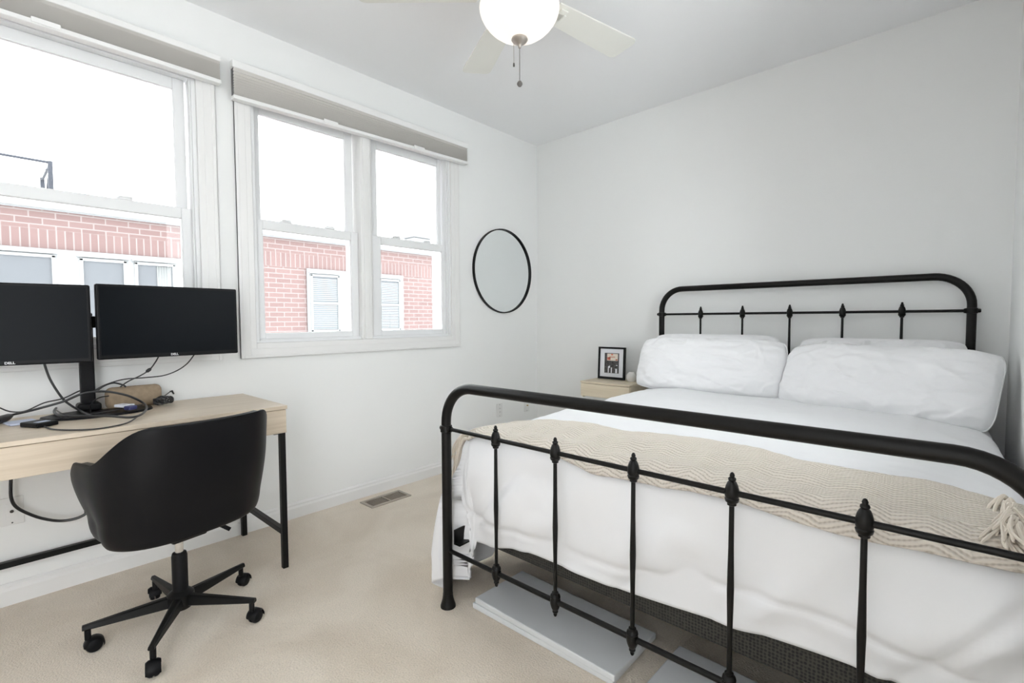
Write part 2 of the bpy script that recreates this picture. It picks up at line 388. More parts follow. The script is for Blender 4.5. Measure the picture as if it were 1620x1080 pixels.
# ------------------------------------------------------------------ neighbouring house
XH = -7.0
t = thing('brick_house', (XH-2, 3, -3), 'red brick house with a white gutter and white windows across the gap', 'house')
bm = BM(); box(bm, (XH-5, -3.5, -3), (XH, 10, 1.923)); box(bm, (XH-5, -3.5, 2.124), (XH, 10, 2.32)); build('brick_wall', bm, M['brick'], t)
bm = BM(); box(bm, (XH-5, -3.5, 1.9235), (XH+.004, 10, 2.1235)); o = build('soldier_course', bm, M['soldier'], t)
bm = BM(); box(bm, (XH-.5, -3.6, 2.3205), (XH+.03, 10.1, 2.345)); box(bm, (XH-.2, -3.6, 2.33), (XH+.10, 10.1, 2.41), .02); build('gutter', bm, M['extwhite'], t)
bm = BM(); box(bm, (XH-5, -3.5, 2.3455), (XH-.201, 10, 2.40)); build('roof', bm, M['roof'], t)
def far_window(y0, y1, z0, z1, panes, blind=None, curtain=None):
    bm = BM(); box(bm, (XH+.0045, y0, z0), (XH+.035, y1, z1), .004)
    for (a, b, c, d) in panes:
        box(bm, (XH+.03, a-.035, c-.035), (XH+.06, a-.004, d+.03), .004); box(bm, (XH+.03, b+.004, c-.035), (XH+.06, b+.035, d+.03), .004)
        box(bm, (XH+.03, a-.035, d+.004), (XH+.06, b+.035, d+.035), .004); box(bm, (XH+.03, a-.035, c-.035), (XH+.06, b+.035, c-.004), .004)
        box(bm, (XH+.03, a-.06, d+.045), (XH+.085, b+.06, d+.062), .003)
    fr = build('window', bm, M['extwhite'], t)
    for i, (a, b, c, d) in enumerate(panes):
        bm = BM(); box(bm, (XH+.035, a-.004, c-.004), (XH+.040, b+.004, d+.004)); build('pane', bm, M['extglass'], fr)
        if blind:
            bm = BM(); n = int((d-c)/.028)
            for k in range(n): box(bm, (XH+.0405, a, c+.028*k+.004), (XH+.046, b, c+.028*k+.024), 0, Matrix.Rotation(.3, 3, 'Y'))
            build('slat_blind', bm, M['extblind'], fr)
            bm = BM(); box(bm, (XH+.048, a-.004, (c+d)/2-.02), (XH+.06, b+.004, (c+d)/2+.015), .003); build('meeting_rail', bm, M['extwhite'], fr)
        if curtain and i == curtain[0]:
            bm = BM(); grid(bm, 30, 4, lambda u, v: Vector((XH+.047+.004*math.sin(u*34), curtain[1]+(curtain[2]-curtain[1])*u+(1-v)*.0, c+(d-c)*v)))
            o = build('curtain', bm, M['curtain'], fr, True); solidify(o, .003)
far_window(-.55, 1.78, .6, 1.92, [(-.16, .555, .75, 1.825), (.812, 1.146, .75, 1.815), (1.285, 1.612, .75, 1.812)], curtain=(2, 1.46, 1.60))
far_window(3.27, 4.94, .93, 1.925, [(3.345, 3.725, 1.035, 1.812), (4.44, 4.83, 1.035, 1.812)], blind=True)

t = thing('roof_railing', (XH-.45, .6, 2.40), 'dark thin metal railing on the far roof seen through the upper left window', 'railing')
xr = XH-.4
bm = BM(); box(bm, (xr-.03, .60, 2.40), (xr+.01, .64, 2.93), .003); build('post', bm, M['rail'], t)
bm = BM(); box(bm, (xr-.93, .60, 2.40), (xr-.89, .64, 2.93), .003); build('post', bm, M['rail'], t)
bm = BM(); tube(bm, [(xr-.01, .6, 2.915), (xr-.01, -2.5, 2.915)], .014, 8); build('top_rail', bm, M['rail'], t)
bm = BM(); tube(bm, [(xr-.03, .62, 2.90), (xr-.9, .62, 2.90)], .014, 8); build('top_rail', bm, M['rail'], t)
bm = BM(); tube(bm, [(xr-.01, .6, 2.83), (xr-.01, -2.5, 2.83)], .004, 6); tube(bm, [(xr-.01, .6, 2.62), (xr-.01, -2.5, 2.62)], .004, 6); build('wire', bm, M['rail'], t)
bm = BM(); tube(bm, [(xr-.03, .62, 2.86), (xr-.9, .62, 2.45)], .012, 8); build('brace', bm, M['rail'], t)
t = thing('roof_vent', (XH-.55, 5.68, 2.40), 'small pale metal vent box on the far roof', 'roof vent')
bm = BM(); box(bm, (XH-.7, 5.5, 2.40), (XH-.4, 5.87, 2.70), .01); build('body', bm, M['extwhite'], t)
bm = BM(); box(bm, (XH-.73, 5.47, 2.7005), (XH-.37, 5.90, 2.745), .01); build('cap', bm, M['exttrim'], t)
# ------------------------------------------------------------------ ceiling fan
FX, FY = -1.413, 1.62
t = thing('ceiling_fan', (FX, FY, ZC), 'white five-blade ceiling fan with a lit frosted glass bowl', 'ceiling fan')
bm = BM(); lathe(bm, [(.085, 0), (.085, -.03), (.06, -.06), (.06, -.08)], (FX, FY, ZC), 32); build('canopy', bm, M['fan'], t, True)
bm = BM(); lathe(bm, [(.06, 2.664), (.12, 2.66), (.145, 2.63), (.145, 2.585), (.12, 2.56), (.09, 2.545), (.09, 2.515), (.125, 2.51), (.125, 2.500)], (FX, FY, 0), 40); build('motor_housing', bm, M['fan'], t, True)
bm = BM()
prof = [(.172, 2.500), (.171, 2.488), (.166, 2.470), (.157, 2.452), (.144, 2.434), (.127, 2.416), (.106, 2.400), (.082, 2.387), (.058, 2.378), (.034, 2.372), (.012, 2.370)]
pin = [(max(.006, r-.006), z+.006 if i else z) for i, (r, z) in enumerate(prof)]
lathe(bm, prof + pin[::-1] + [prof[0]], (FX, FY, 0), 48)
M['bowl'] = mat('frosted_glass_lit', (.25, .24, .22), .35, emit=(1, .89, .79, .54))
build('light_bowl', bm, M['bowl'], t, True)
bm = BM(); lathe(bm, [(0, 2.330), (.005, 2.332), (.007, 2.340), (.010, 2.345), (.019, 2.350), (.030, 2.358), (.036, 2.366), (.034, 2.373), (0, 2.374)], (FX, FY, 0), 24); build('finial', bm, M['nickel'], t, True)
for k in range(5):
    a = math.radians(80+72*k); Rz = Matrix.Rotation(a, 3, 'Z'); Rp = Matrix.Rotation(math.radians(-6), 3, 'X')
    bm = BM(); pts = []
    out = []
    for i in range(0, 9): th = -PI/2+PI*i/8*.5; 
    L0, L1 = .19, .70; w0, w1, rc = .062, .082, .03
    out = [(L0, -w0), (L1-rc, -w1)] + [(L1-rc+rc*math.sin(q), -w1+rc-rc*math.cos(q)) for q in (PI/8, PI/4, PI*3/8, PI/2)] + [(L1-rc+rc*math.cos(q), w1-rc+rc*math.sin(q)) for q in (0, PI/8, PI/4, PI*3/8, PI/2)] + [(L0, w0), (L0-.03, 0)]
    lo = [bm.verts.new(Vector((FX, FY, 2.553))+Rz@(Rp@Vector((x, y, 0)))) for x, y in out]
    hi = [bm.verts.new(Vector((FX, FY, 2.553))+Rz@(Rp@Vector((x, y, .007)))) for x, y in out]
    bm.faces.new(lo[::-1]); bm.faces.new(hi)
    for i in range(len(out)): j = (i+1) % len(out); bm.faces.new((lo[i], lo[j], hi[j], hi[i]))
    bmesh.ops.recalc_face_normals(bm, faces=bm.faces)
    bl = build('blade', bm, M['fan'], t)
    bm = BM(); tb = bmesh.new(); box(tb, (.115, -.02, 2.556), (.26, .02, 2.561), .002)
    box(tb, (.21, -.045, 2.556), (.25, .045, 2.561), .002)
    for v in tb.verts:
        q = Vector((v.co.x, v.co.y, v.co.z-2.553)); v.co = Vector((FX, FY, 2.553))+Rz@(Rp@Vector((q.x, q.y, q.z-.0085)))
    merge(bm, tb); build('bracket', bm, M['fan'], bl)
p1 = at(822, 135, 'y', 1.60); p2 = at(816, 108, 'y', 1.58)
bm = BM(); tube(bm, [(FX, FY, 2.331), (FX, FY, 2.19)], .0016, 6); ch = build('pull_chain', bm, M['chain'], t)
bm = BM(); lathe(bm, [(0, 2.196), (.006, 2.193), (.012, 2.184), (.012, 2.178), (.006, 2.170), (0, 2.168)], (FX, FY, 0), 16); build('pull_knob', bm, M['chain'], ch, True)
bm = BM(); tube(bm, [(FX-.075, FY-.085, 2.44), (FX-.0195, FY-.0155, 2.39), (FX-.0195, FY-.0155, 2.27)], .0011, 6); ch = build('pull_chain', bm, M['nickel'], t)
bm = BM(); lathe(bm, [(0, 2.272), (.003, 2.27), (.004, 2.262), (.004, 2.256), (0, 2.253)], (FX-.0195, FY-.0155, 0), 12); build('pull_knob', bm, M['slot'], ch, True)
ld = bpy.data.lights.new('fan_bulb', 'POINT'); ld.energy = 16; ld.color = (1, .86, .70); ld.shadow_soft_size = .04
lo_ = bpy.data.objects.new('fan_bulb', ld); COL.objects.link(lo_); lo_.location = (FX, FY, 2.47)

# ------------------------------------------------------------------ mirror
MY, MZ, MR = 3.035, 1.575, .355
t = thing('round_mirror', (W, MY, MZ), 'round mirror in a thin black frame on the window wall', 'mirror')
bm = BM(); n = 72; prof = [(MR, 0), (MR, .022), (MR-.009, .022), (MR-.009, 0)]; rings = []
for k in range(n):
    a = 2*PI*k/n; rings.append([bm.verts.new((W+.002+h, MY+r*math.cos(a), MZ+r*math.sin(a))) for r, h in prof])
for k in range(n):
    A, B = rings[k], rings[(k+1) % n]
    for j in range(4): bm.faces.new((A[j], A[(j+1) % 4], B[(j+1) % 4], B[j]))
bmesh.ops.recalc_face_normals(bm, faces=bm.faces); build('frame', bm, M['blackmetal'], t, True)
bm = BM(); lathe(bm, [(MR-.0095, .003), (MR-.0095, .010)], (W, MY, MZ), 72, 'x'); build('mirror_glass', bm, M['mirror'], t)

# ------------------------------------------------------------------ outlets, floor vent
def outlet(y, z, kind, lab):
    t = thing('wall_outlet', (W, y, z), lab, 'wall outlet')
    bm = BM(); box(bm, (W, y-.036, z-.058), (W+.006, y+.036, z+.058), .003); build('cover_plate', bm, M['plate'], t)
    if kind == 'socket':
        bm = BM(); box(bm, (W+.0062, y-.018, z-.035), (W+.009, y+.018, z+.035), .002); s = build('socket', bm, M['plate'], t)
        for dz in (-.018, .012):
            bm = BM()
            for dy in (-.007, .005): box(bm, (W+.0092, y+dy, z+dz), (W+.0096, y+dy+.002, z+dz+.009))
            build('slot', bm, M['slot'], s)
    elif kind == 'jack':
        bm = BM(); box(bm, (W+.0062, y-.018, z-.033), (W+.008, y+.018, z+.033), .001); s = build('insert', bm, M['plate'], t)
        bm = BM(); lathe(bm, [(.006, 0), (.006, .004), (.003, .004), (.003, .006), (0, .006)], (W+.0082, y, z), 12, 'x'); build('connector', bm, M['slot'], s)
    else:
        bm = BM(); lathe(bm, [(.005, 0), (.005, .012), (.003, .012), (0, .012)], (W+.006, y, z), 12, 'x'); build('connector', bm, mat('brass', (.5, .33, .1), .35, .9), t)
    for dz in (-.048, .048):
        bm = BM(); lathe(bm, [(.003, 0), (.0025, .001), (0, .0012)], (W+.006, y, z+dz), 10, 'x'); build('screw', bm, M['slot'], t)
outlet(.075, .385, 'jack', 'white wall plate with a dark jack under the desk')
outlet(2.985, .39, 'socket', 'white wall outlet below the round mirror')
outlet(3.345, .385, 'coax', 'white wall plate with a brass coaxial stub near the corner')

t = thing('floor_vent', (-2.69, 1.75, 0), 'tan metal floor register by the baseboard', 'floor vent')
bm = BM(); frame_rect(bm, 0, 0, 0, 0, 0, 0, 0, 0, 0, 0, 0) if False else None
x0, x1, y0, y1 = -2.765, -2.622, 1.605, 1.900
for lo, hi in (((x0, y0, .0), (x0+.02, y1, .008)), ((x1-.02, y0, 0), (x1, y1, .008)), ((x0+.02, y0, 0), (x1-.02, y0+.02, .008)), ((x0+.02, y1-.02, 0), (x1-.02, y1, .008)), ((x0+.02, 1.748, 0), (x1-.02, 1.758, .008))): box(bm, lo, hi, .002)
build('vent_frame', bm, M['vent'], t)
bm = BM(); box(bm, (x0+.02, y0+.02, .0003), (x1-.02, y1-.02, .0015)); build('dark_well', bm, M['slot'], t)
bm = BM()
for k in range(22):
    yy = y0+.028+k*.0112
    if abs(yy-1.753) > .01: box(bm, (x0+.02, yy-.001, .0016), (x1-.02, yy+.001, .0065))
tag(build('louvre', bm, M['vent'], t), kind='stuff')

# ------------------------------------------------------------------ desk
DX0, DX1, DY0, DY1, DZ = -2.834, -2.276, -.36, .960, .770
t = thing('desk', ((DX0+DX1)/2, .3, 0), 'bleached oak desk on a black metal frame under the window', 'desk')
bm = BM(); box(bm, (DX0, DY0, DZ-.017), (DX1, DY1, DZ), .0015); build('desktop', bm, M['oak'], t)
bm = BM(); box(bm, (DX1-.022, DY0+.004, .643), (DX1-.006, DY1-.004, DZ-.0195), .001); build('drawer', bm, M['oak'], t)
bm = BM(); box(bm, (DX0+.01, DY1-.02, .643), (DX1-.023, DY1-.004, DZ-.0175)); box(bm, (DX0+.01, DY0+.004, .643), (DX1-.023, DY0+.02, DZ-.0175)); box(bm, (DX0+.01, DY0+.02, .66), (DX0+.025, DY1-.02, DZ-.0175)); box(bm, (DX0+.025, DY0+.02, .645), (DX1-.023, DY1-.02, .655)); build('carcass', bm, M['oak'], t)
L = .0125
for yy in (DY1-.018, DY0+.018):
    for xx in (DX0+.014, DX1-.026):
        bm = BM(); box(bm, (xx-L, yy-L, 0), (xx+L, yy+L, .642), .002); build('leg', bm, M['blackmetal'], t)
    bm = BM(); box(bm, (DX0+.027, yy-.012, .160), (DX1-.039, yy+.012, .185), .002); build('side_stretcher', bm, M['blackmetal'], t)
    bm = BM(); box(bm, (DX0+.027, yy-.03, .632), (DX1-.039, yy+.0115, .642), .002); build('top_bracket', bm, M['blackmetal'], t)
bm = BM(); box(bm, (DX0+.002, DY0+.031, .165), (DX0+.026, DY1-.031, .19), .002); build('back_stretcher', bm, M['blackmetal'], t)

# ------------------------------------------------------------------ monitors
def text_mesh(body, size, m, parent, name, mw):
    cu = bpy.data.curves.new(name, 'FONT'); cu.body = body; cu.size = size; cu.extrude = .0004; cu.align_x = 'CENTER'; cu.align_y = 'CENTER'; cu.offset = size*.03
    tmp = bpy.data.objects.new('tmp', cu); COL.objects.link(tmp)
    dg = bpy.context.evaluated_depsgraph_get(); me = bpy.data.meshes.new_from_object(tmp.evaluated_get(dg)); bpy.data.objects.remove(tmp)
    me.materials.clear(); me.materials.append(m); me.transform(mw); me.name = name
    o = bpy.data.objects.new(name, me); COL.objects.link(o); o.parent = parent
    if parent: o.matrix_parent_inverse = parent.matrix_world.inverted()
    return o
def monitor(ya, yb, za, zb, xa, xb, lab):
    """ya..yb along the wall; xa, xb = front-face x at those ends"""
    t = thing('computer_monitor', ((xa+xb)/2-.02, (ya+yb)/2, (za+zb)/2), lab, 'monitor', group='pair of computer monitors')
    ang = math.atan2(xa-xb, yb-ya); Wd = math.hypot(yb-ya, xb-xa); R = Matrix.Rotation(ang, 3, 'Z')
    c = Vector(((xa+xb)/2, (ya+yb)/2, (za+zb)/2)); Hh = zb-za
    def b(bm, lo, hi, bev=0, seg=2):
        tb = bmesh.new(); box(tb, lo, hi, bev, seg=seg)
        for v in tb.verts: v.co = c + R @ v.co
        merge(bm, tb)
    bm = BM(); b(bm, (-.028, -Wd/2, -Hh/2), (0, Wd/2, Hh/2), .006, 3); b(bm, (-.05, -Wd*.33, -Hh*.33), (-.028, Wd*.33, Hh*.33), .008)
    build('casing', bm, M['blackplastic'], t)
    bm = BM(); b(bm, (.0002, -Wd/2+.011, -Hh/2+.018), (.0012, Wd/2-.011, Hh/2-.011)); build('screen', bm, M['screen'], t)
    mw = Matrix.Translation(c + R @ Vector((.0008, 0, -Hh/2+.0095))) @ R.to_4x4() @ Matrix(((0, 0, 1, 0), (1, 0, 0, 0), (0, 1, 0, 0), (0, 0, 0, 1)))
    text_mesh('DELL', .013, M['logo'], t, 'logo', mw)
    return t
monitor(-.152, .322, .994, 1.312, -2.710, -2.632, 'black monitor with a dark screen, left of the pair')
monitor(.336, .874, 1.003, 1.318, -2.605, -2.625, 'black monitor with a dark screen, right of the pair')
t = thing('monitor_stand', (-2.70, .30, DZ), 'black dual monitor stand with a flat base on the desk', 'monitor stand')
pc = at(138, 600, 'x', -2.755)
bm = BM(); out = []
for k in range(25):
    a = -PI/2+PI*k/24; out.append((-2.70+.135*max(0, math.cos(a))**.8, .345+.185*math.sin(a)))
out += [(-2.733, .47), (-2.742, .365), (-2.775, .355), (-2.785, .30), (-2.765, .24), (-2.735, .19)]
lo = [bm.verts.new((x, y, DZ)) for x, y in out]; hi = [bm.verts.new((x-(x+2.70)*.03, .345+(y-.345)*.98, DZ+.009)) for x, y in out]
bm.faces.new(lo[::-1]); bm.faces.new(hi)
for i in range(len(out)): j = (i+1) % len(out); bm.faces.new((lo[i], lo[j], hi[j], hi[i]))
bmesh.ops.recalc_face_normals(bm, faces=bm.faces); build('base_plate', bm, M['blackplastic'], t)
bm = BM(); box(bm, (-2.778, pc.y-.024, DZ+.0095), (-2.736, pc.y+.024, 1.20), .006); build('pole', bm, M['blackplastic'], t)
bm = BM(); box(bm, (-2.782, pc.y-.04, DZ+.0095), (-2.71, pc.y+.04, DZ+.045), .012, seg=3); build('pole_foot', bm, M['blackplastic'], t)
bm = BM(); box(bm, (-2.7355, .28, 1.135), (-2.722, .66, 1.185), .004)
build('crossbar', bm, M['blackplastic'], t)
bm = BM(); box(bm, (-2.721, .575, 1.11), (-2.668, .635, 1.21), .004); build('mount', bm, M['blackplastic'], t)
bm = BM(); tube(bm, [(-2.79, .29, 1.16), (-2.80, .16, 1.16), (-2.752, .06, 1.16)], .014, 10); build('mount', bm, M['blackplastic'], t, True)

# ------------------------------------------------------------------ things on the desk
t = thing('hub_box', (-2.5, .14, DZ), 'small black electronic box with a pale label beside the coiled cable', 'electronic box')
R = Matrix.Rotation(math.radians(28), 3, 'Z'); c0 = Vector((-2.535, .150, DZ))
bm = BM(); box(bm, (c0.x-.045, c0.y-.035, DZ+.0005), (c0.x+.045, c0.y+.035, DZ+.018), .004, R); build('body', bm, M['blackplastic'], t)
bm = BM(); box(bm, (c0.x+.005, c0.y-.022, DZ+.0182), (c0.x+.03, c0.y+.018, DZ+.0188), 0, R, (c0.x, c0.y, DZ+.018)); build('label', bm, M['bluelabel'], t)
bm = BM(); box(bm, (-2.70, .065, DZ+.0005), (-2.61, .15, DZ+.008), .003, Matrix.Rotation(.2, 3, 'Z')); o = build('card_sleeve', bm, M['bluelabel']); tag(o, 'pale blue flat sleeve lying behind the small black box', 'sleeve')
o = None
bm = BM(); tb = bmesh.new(); box(tb, (-2.80, .375, DZ+.0005), (-2.745, .583, DZ+.098), .026, seg=5)
merge(bm, tb); tag(build('fabric_speaker', bm, M['felt'], None, True), 'tan felt rounded box standing against the wall behind the monitor stand', 'speaker')
t = thing('display_adapter', (-2.66, .42, DZ), 'white and blue display adapter lying on the monitor stand base', 'adapter')
c0 = at(199, 646, 'z', DZ+.02)
bm = BM(); box(bm, (c0.x-.045, c0.y-.022, DZ+.0255), (c0.x+.02, c0.y+.018, DZ+.038), .003, Matrix.Rotation(.5, 3, 'Z')); build('body', bm, mat('white_plastic_adapter', (.8, .82, .9), .3), t)
bm = BM(); box(bm, (c0.x+.022, c0.y-.008, DZ+.018), (c0.x+.055, c0.y+.028, DZ+.036), .005, Matrix.Rotation(.5, 3, 'Z')); build('plug', bm, mat('dark_blue_plug', (.03, .035, .12), .35), t)

def cable(pts, r, lab, name='cable', n=8, extra=None):
    bm = BM(); P = catmull(pts, n); tube(bm, P, r, 8); o = build(name, bm, M['cable'], None, True); tag(o, lab, 'cable', 'black cables on and under the desk'); return o
def px(seq): return [at(u, v, a, k) for u, v, a, k in seq]
zt = DZ+.018
cable(px([(66, 560, 'x', -2.69), (75, 590, 'x', -2.69), (85, 610, 'x', -2.69), (99, 630, 'x', -2.69), (112, 641, 'x', -2.67), (128, 650, 'z', zt+.004), (146, 658, 'z', zt)]), .0042, 'thick black cable hanging from the left monitor to the stand base')
cable(px([(-30, 630, 'x', -2.80), (0, 645, 'x', -2.79), (18, 651, 'x', -2.78), (40, 650, 'x', -2.77), (70, 637, 'x', -2.76), (100, 630, 'x', -2.77), (126, 618, 'x', -2.77), (150, 611, 'x', -2.78)]), .0026, 'thin black cable curving from the left edge to behind the stand pole')
o = cable(px([(0, 662, 'z', zt), (15, 657, 'z', zt+.004), (50, 649, 'x', -2.68), (100, 635, 'x', -2.66), (132, 622, 'x', -2.645), (165, 619, 'x', -2.645), (200, 625, 'x', -2.65), (225, 636, 'x', -2.65), (232, 645, 'z', zt+.005), (224, 655, 'z', zt), (205, 660, 'z', zt), (170, 658, 'z', zt), (130, 658, 'z', zt), (100, 658, 'z', zt), (86, 652, 'z', zt), (92, 643, 'z', zt+.004), (112, 639, 'z', zt+.012)]), .0046, 'thick black power cord looped in a wide oval over the stand base', 'cable')
bm = BM(); tube(bm, [at(-6, 666, 'z', zt), at(2, 663.5, 'z', zt), at(12, 659.5, 'z', zt+.003), at(19, 656.5, 'z', zt+.004)], [.013, .016, .013, .006], 12); build('plug', bm, M['cable'], o, True)
cable(px([(222, 655, 'z', zt-.006), (205, 667, 'z', DZ+.004), (180, 674, 'z', DZ+.004), (145, 679, 'z', DZ+.004), (105, 680, 'z', DZ+.004), (80, 678, 'z', DZ+.004), (69, 672, 'z', DZ+.004), (76, 665, 'z', DZ+.006), (95, 661, 'z', DZ+.012), (118, 657, 'z', zt)]), .0028, 'thin black cable looping over the front of the desktop')
cable(px([(88, 648, 'z', DZ+.03), (98, 654, 'z', DZ+.024), (110, 657, 'z', DZ+.016), (135, 655, 'z', DZ+.014), (160, 652, 'z', DZ+.014), (185, 648, 'z', DZ+.016), (205, 642, 'z', DZ+.03), (226, 640, 'z', DZ+.03)]), .0024, 'thin black lead crossing the stand base to the blue plug')
o = cable(px([(252, 562, 'x', -2.68), (245, 574, 'x', -2.70), (236, 585, 'x', -2.72), (222, 594, 'x', -2.73), (203, 603, 'x', -2.735), (190, 612, 'x', -2.735)]), .0028, 'black cable with a ferrite bead below the right monitor', 'display_cable')
bm = BM(); tube(bm, px([(239, 582, 'x', -2.715), (237, 584, 'x', -2.72), (233, 587, 'x', -2.72), (231, 588.5, 'x', -2.72)]), [.003, .0075, .0075, .003], 12); build('ferrite_bead', bm, M['cable'], o, True)
cable(px([(308, 560, 'x', -2.69), (296, 575, 'x', -2.72), (280, 586, 'x', -2.74), (258, 594, 'x', -2.735), (230, 597, 'x', -2.733), (195, 600, 'x', -2.733), (168, 608, 'x', -2.735), (150, 617, 'x', -2.74)]), .0028, 'long black cable sagging from the right end of the right monitor')
cable(px([(150, 620, 'x', -2.725), (165, 610, 'x', -2.725), (180, 605.5, 'x', -2.725), (195, 609, 'x', -2.725), (199, 612, 'x', -2.725)]), .0036, 'short thick black cable end arching over the tan box')
cable(px([(144, 652, 'z', DZ+.012), (143, 643, 'z', DZ+.03), (150, 633, 'x', -2.64), (160, 628, 'x', -2.65), (172, 626, 'x', -2.67)]), .0022, 'thin lead arching up in the middle of the cable coil')
cable(px([(18, 745, 'x', -2.79), (17, 770, 'x', -2.79), (18, 788, 'x', -2.79), (25, 801, 'x', -2.80), (42, 811, 'x', -2.80), (68, 820, 'x', -2.80), (98, 823.5, 'x', -2.80), (128, 817, 'x', -2.79), (150, 800, 'x', -2.79)]), .006, 'thick black cord drooping under the desk in front of the wall plate', 'cable')
t = thing('power_adapter', (-2.77, .6, DZ), 'bundled black power adapter beside the tan box', 'power adapter')
bm = BM(); c0 = at(254, 638, 'z', DZ+.012)+Vector((.0, .012, 0))
for k in range(7):
    a = k*.9; q = [c0+Vector((.022*math.cos(a+s)*(1+.25*math.sin(k)), .038*math.sin(a+s), .008+.011*math.sin(s*2+k)+.002*k)) for s in [j*.7 for j in range(9)]]
    tube(bm, catmull([Vector((p.x, p.y, max(p.z, DZ+.004))) for p in q], 3), .003, 6)
build('coil', bm, M['cable'], t, True)
bm = BM(); tube(bm, catmull([c0+Vector((0, 0, .01)), at(256, 630, 'x', -2.775), at(265, 622.5, 'x', -2.80), at(270, 619, 'x', -2.81)], 5), .0022, 6); s = build('lead', bm, M['cable'], t, True)
bm = BM(); tube(bm, [at(269, 619.5, 'x', -2.81), at(272, 618, 'x', -2.81), at(275, 623, 'x', -2.81)], [.004, .005, .0035], 8); build('plug', bm, M['cable'], s, True)
# ------------------------------------------------------------------ office chair
CHX, CHY = -2.160, .492
FACE = math.radians(192)
t = thing('office_chair', (CHX, CHY, 0), 'black leather tub office chair on a five-star caster base', 'office chair', rz=FACE)
def h_rim(f):      # f = angle from the back, degrees
    f = abs(f)
    h = .815 + (.695-.815)*sstep(37, 77, f) - .008*sstep(80, 110, f)
    h = h + (.475-h)*sstep(98, 138, f)
    return h
def shell_pt(f, k, off=0.0):
    """f degrees from the back, k 0 bottom centre .. 1 rim; off = outward offset"""
    fr = math.radians(f); c, s = math.cos(fr), math.sin(fr); p = 2.7
    rr = 1/((abs(c)**p + abs(s)**p)**(1/p))
    Wd = .288; Dd = .235 if c > 0 else .27
    lw = 1-.09*sstep(62, 95, abs(f))
    h = h_rim(f); zb = .385
    if k < .22:
        q = k/.22; sc_ = .86*lw*q; z = zb + .022*q**3
    elif k < .45:
        q = (k-.22)/.23; sc_ = lw*(.86+.085*math.sin(q*PI/2)); z = zb+.022+.088*(1-math.cos(q*PI/2))*.9
    else:
        q = (k-.45)/.55; z0_ = zb+.022+.0792; z = z0_+(h-z0_)*q; s0_ = lw*.945; sc_ = s0_+(1-s0_)*math.sin(min(1, (z-z0_)/.19)*PI/2)
    rad = rr*sc_
    x = -c*rad*Dd; y = s*rad*Wd
    lean = max(0, z-.45)*.16*max(0, c)          # backrest leans outward
    x -= lean
    if off:
        v = Vector((x, y, 0)).normalized()*off; x += v.x; y += v.y
    return Vector((x, y, z))
NU, NV = 96, 30; bm = BM()
V = [[None]*(NV+1) for _ in range(NU)]
cen = bm.verts.new((0, 0, .385))
for i in range(NU):
    f = -180+360*i/NU
    for j in range(1, NV+1): V[i][j] = bm.verts.new(shell_pt(f, j/NV))
for i in range(NU):
    i2 = (i+1) % NU; bm.faces.new((cen, V[i2][1], V[i][1]))
    for j in range(1, NV): bm.faces.new((V[i][j], V[i2][j], V[i2][j+1], V[i][j+1]))
bmesh.ops.recalc_face_normals(bm, faces=bm.faces)
o = lbuild('seat_shell', bm, M['leather'], t, 'all'); solidify(o, .034, -1); bvm = o.modifiers.new('round', 'BEVEL'); bvm.width = .012; bvm.segments = 3; bvm.limit_method = 'ANGLE'; bvm.angle_limit = math.radians(50)
# piping along the rim
bm = BM(); pts = []
for i in range(0, 121):
    f = -150+300*i/120; p = shell_pt(f, 1.0, -.005); pts.append(Vector((p.x, p.y, p.z+.002)))
tube(bm, pts, .0045, 8); lbuild('piping', bm, M['leather'], t, 'all')
bm = BM()
def cush(u, v):
    a = 2*PI*u; p = 3.2; c, s = math.cos(a), math.sin(a); rr = 1/((abs(c)**p+abs(s)**p)**(1/p))
    k = math.sin(v*PI); sg = k**.45 if 0 < v < 1 else 0
    return Vector((.012+.205*rr*c*sg+.03, .205*rr*s*sg, .455-.042*math.cos(v*PI)))
grid(bm, 40, 16, cush); bmesh.ops.remove_doubles(bm, verts=bm.verts, dist=.0005); bmesh.ops.recalc_face_normals(bm, faces=bm.faces); lbuild('seat_cushion', bm, M['leather'], t, 'all')
bm = BM(); box(bm, (-.09, -.06, .352), (.09, .06, .384), .008); lbuild('tilt_mechanism', bm, M['blackmetal'], t)
Ri = Matrix.Rotation(-FACE, 3, 'Z')
def loc_(p): return Ri @ (Vector(p)-Vector((CHX, CHY, 0)))
bm = BM(); a = loc_(at(340, 826, 'x', -2.13)); b_ = loc_(at(364, 837, 'x', -2.11)); a0 = Vector((0, a.y*.2, a.z+.03)); tube(bm, [a, a+(b_-a)*.5, b_], [.005, .005, .005], 8); tube(bm, [a+(b_-a)*.4, b_], .008, 8); a1 = Vector((a.x*.3, a.y*.3, .36)); tube(bm, [a1, a], .005, 8)
lbuild('height_lever', bm, M['blackplastic'], t, True)
bm = BM(); lathe(bm, [(.014, .27), (.014, .351)], (0, 0, 0), 20); lbuild('gas_lift', bm, M['chrome'], t, True)
bm = BM(); lathe(bm, [(.026, .085), (.026, .270), (.023, .282), (.015, .284)], (0, 0, 0), 24); lbuild('column_cover', bm, M['blackplastic'], t, True)
bm = BM(); lathe(bm, [(.036, .070), (.044, .085), (.044, .125), (.030, .137), (.0265, .14)], (0, 0, 0), 28); lbuild('hub', bm, M['blackmetal'], t, True)
arms = [at(138, 993, 'z', .10), at(241, 1028, 'z', .10), at(406, 951, 'z', .10), at(387, 893, 'z', .10), at(244, 911.5, 'z', .10)]
avg = sum((math.degrees(math.atan2(p.y-CHY, p.x-CHX)) - 72*k) % 360 if False else 0 for k, p in enumerate(arms))
angs = [math.atan2(p.y-CHY, p.x-CHX) for p in arms]
base = angs[0]; dev = 0
for k, a in enumerate(angs):
    d = (a-base-k*2*PI/5+PI) % (2*PI)-PI; dev += d/5
base += dev
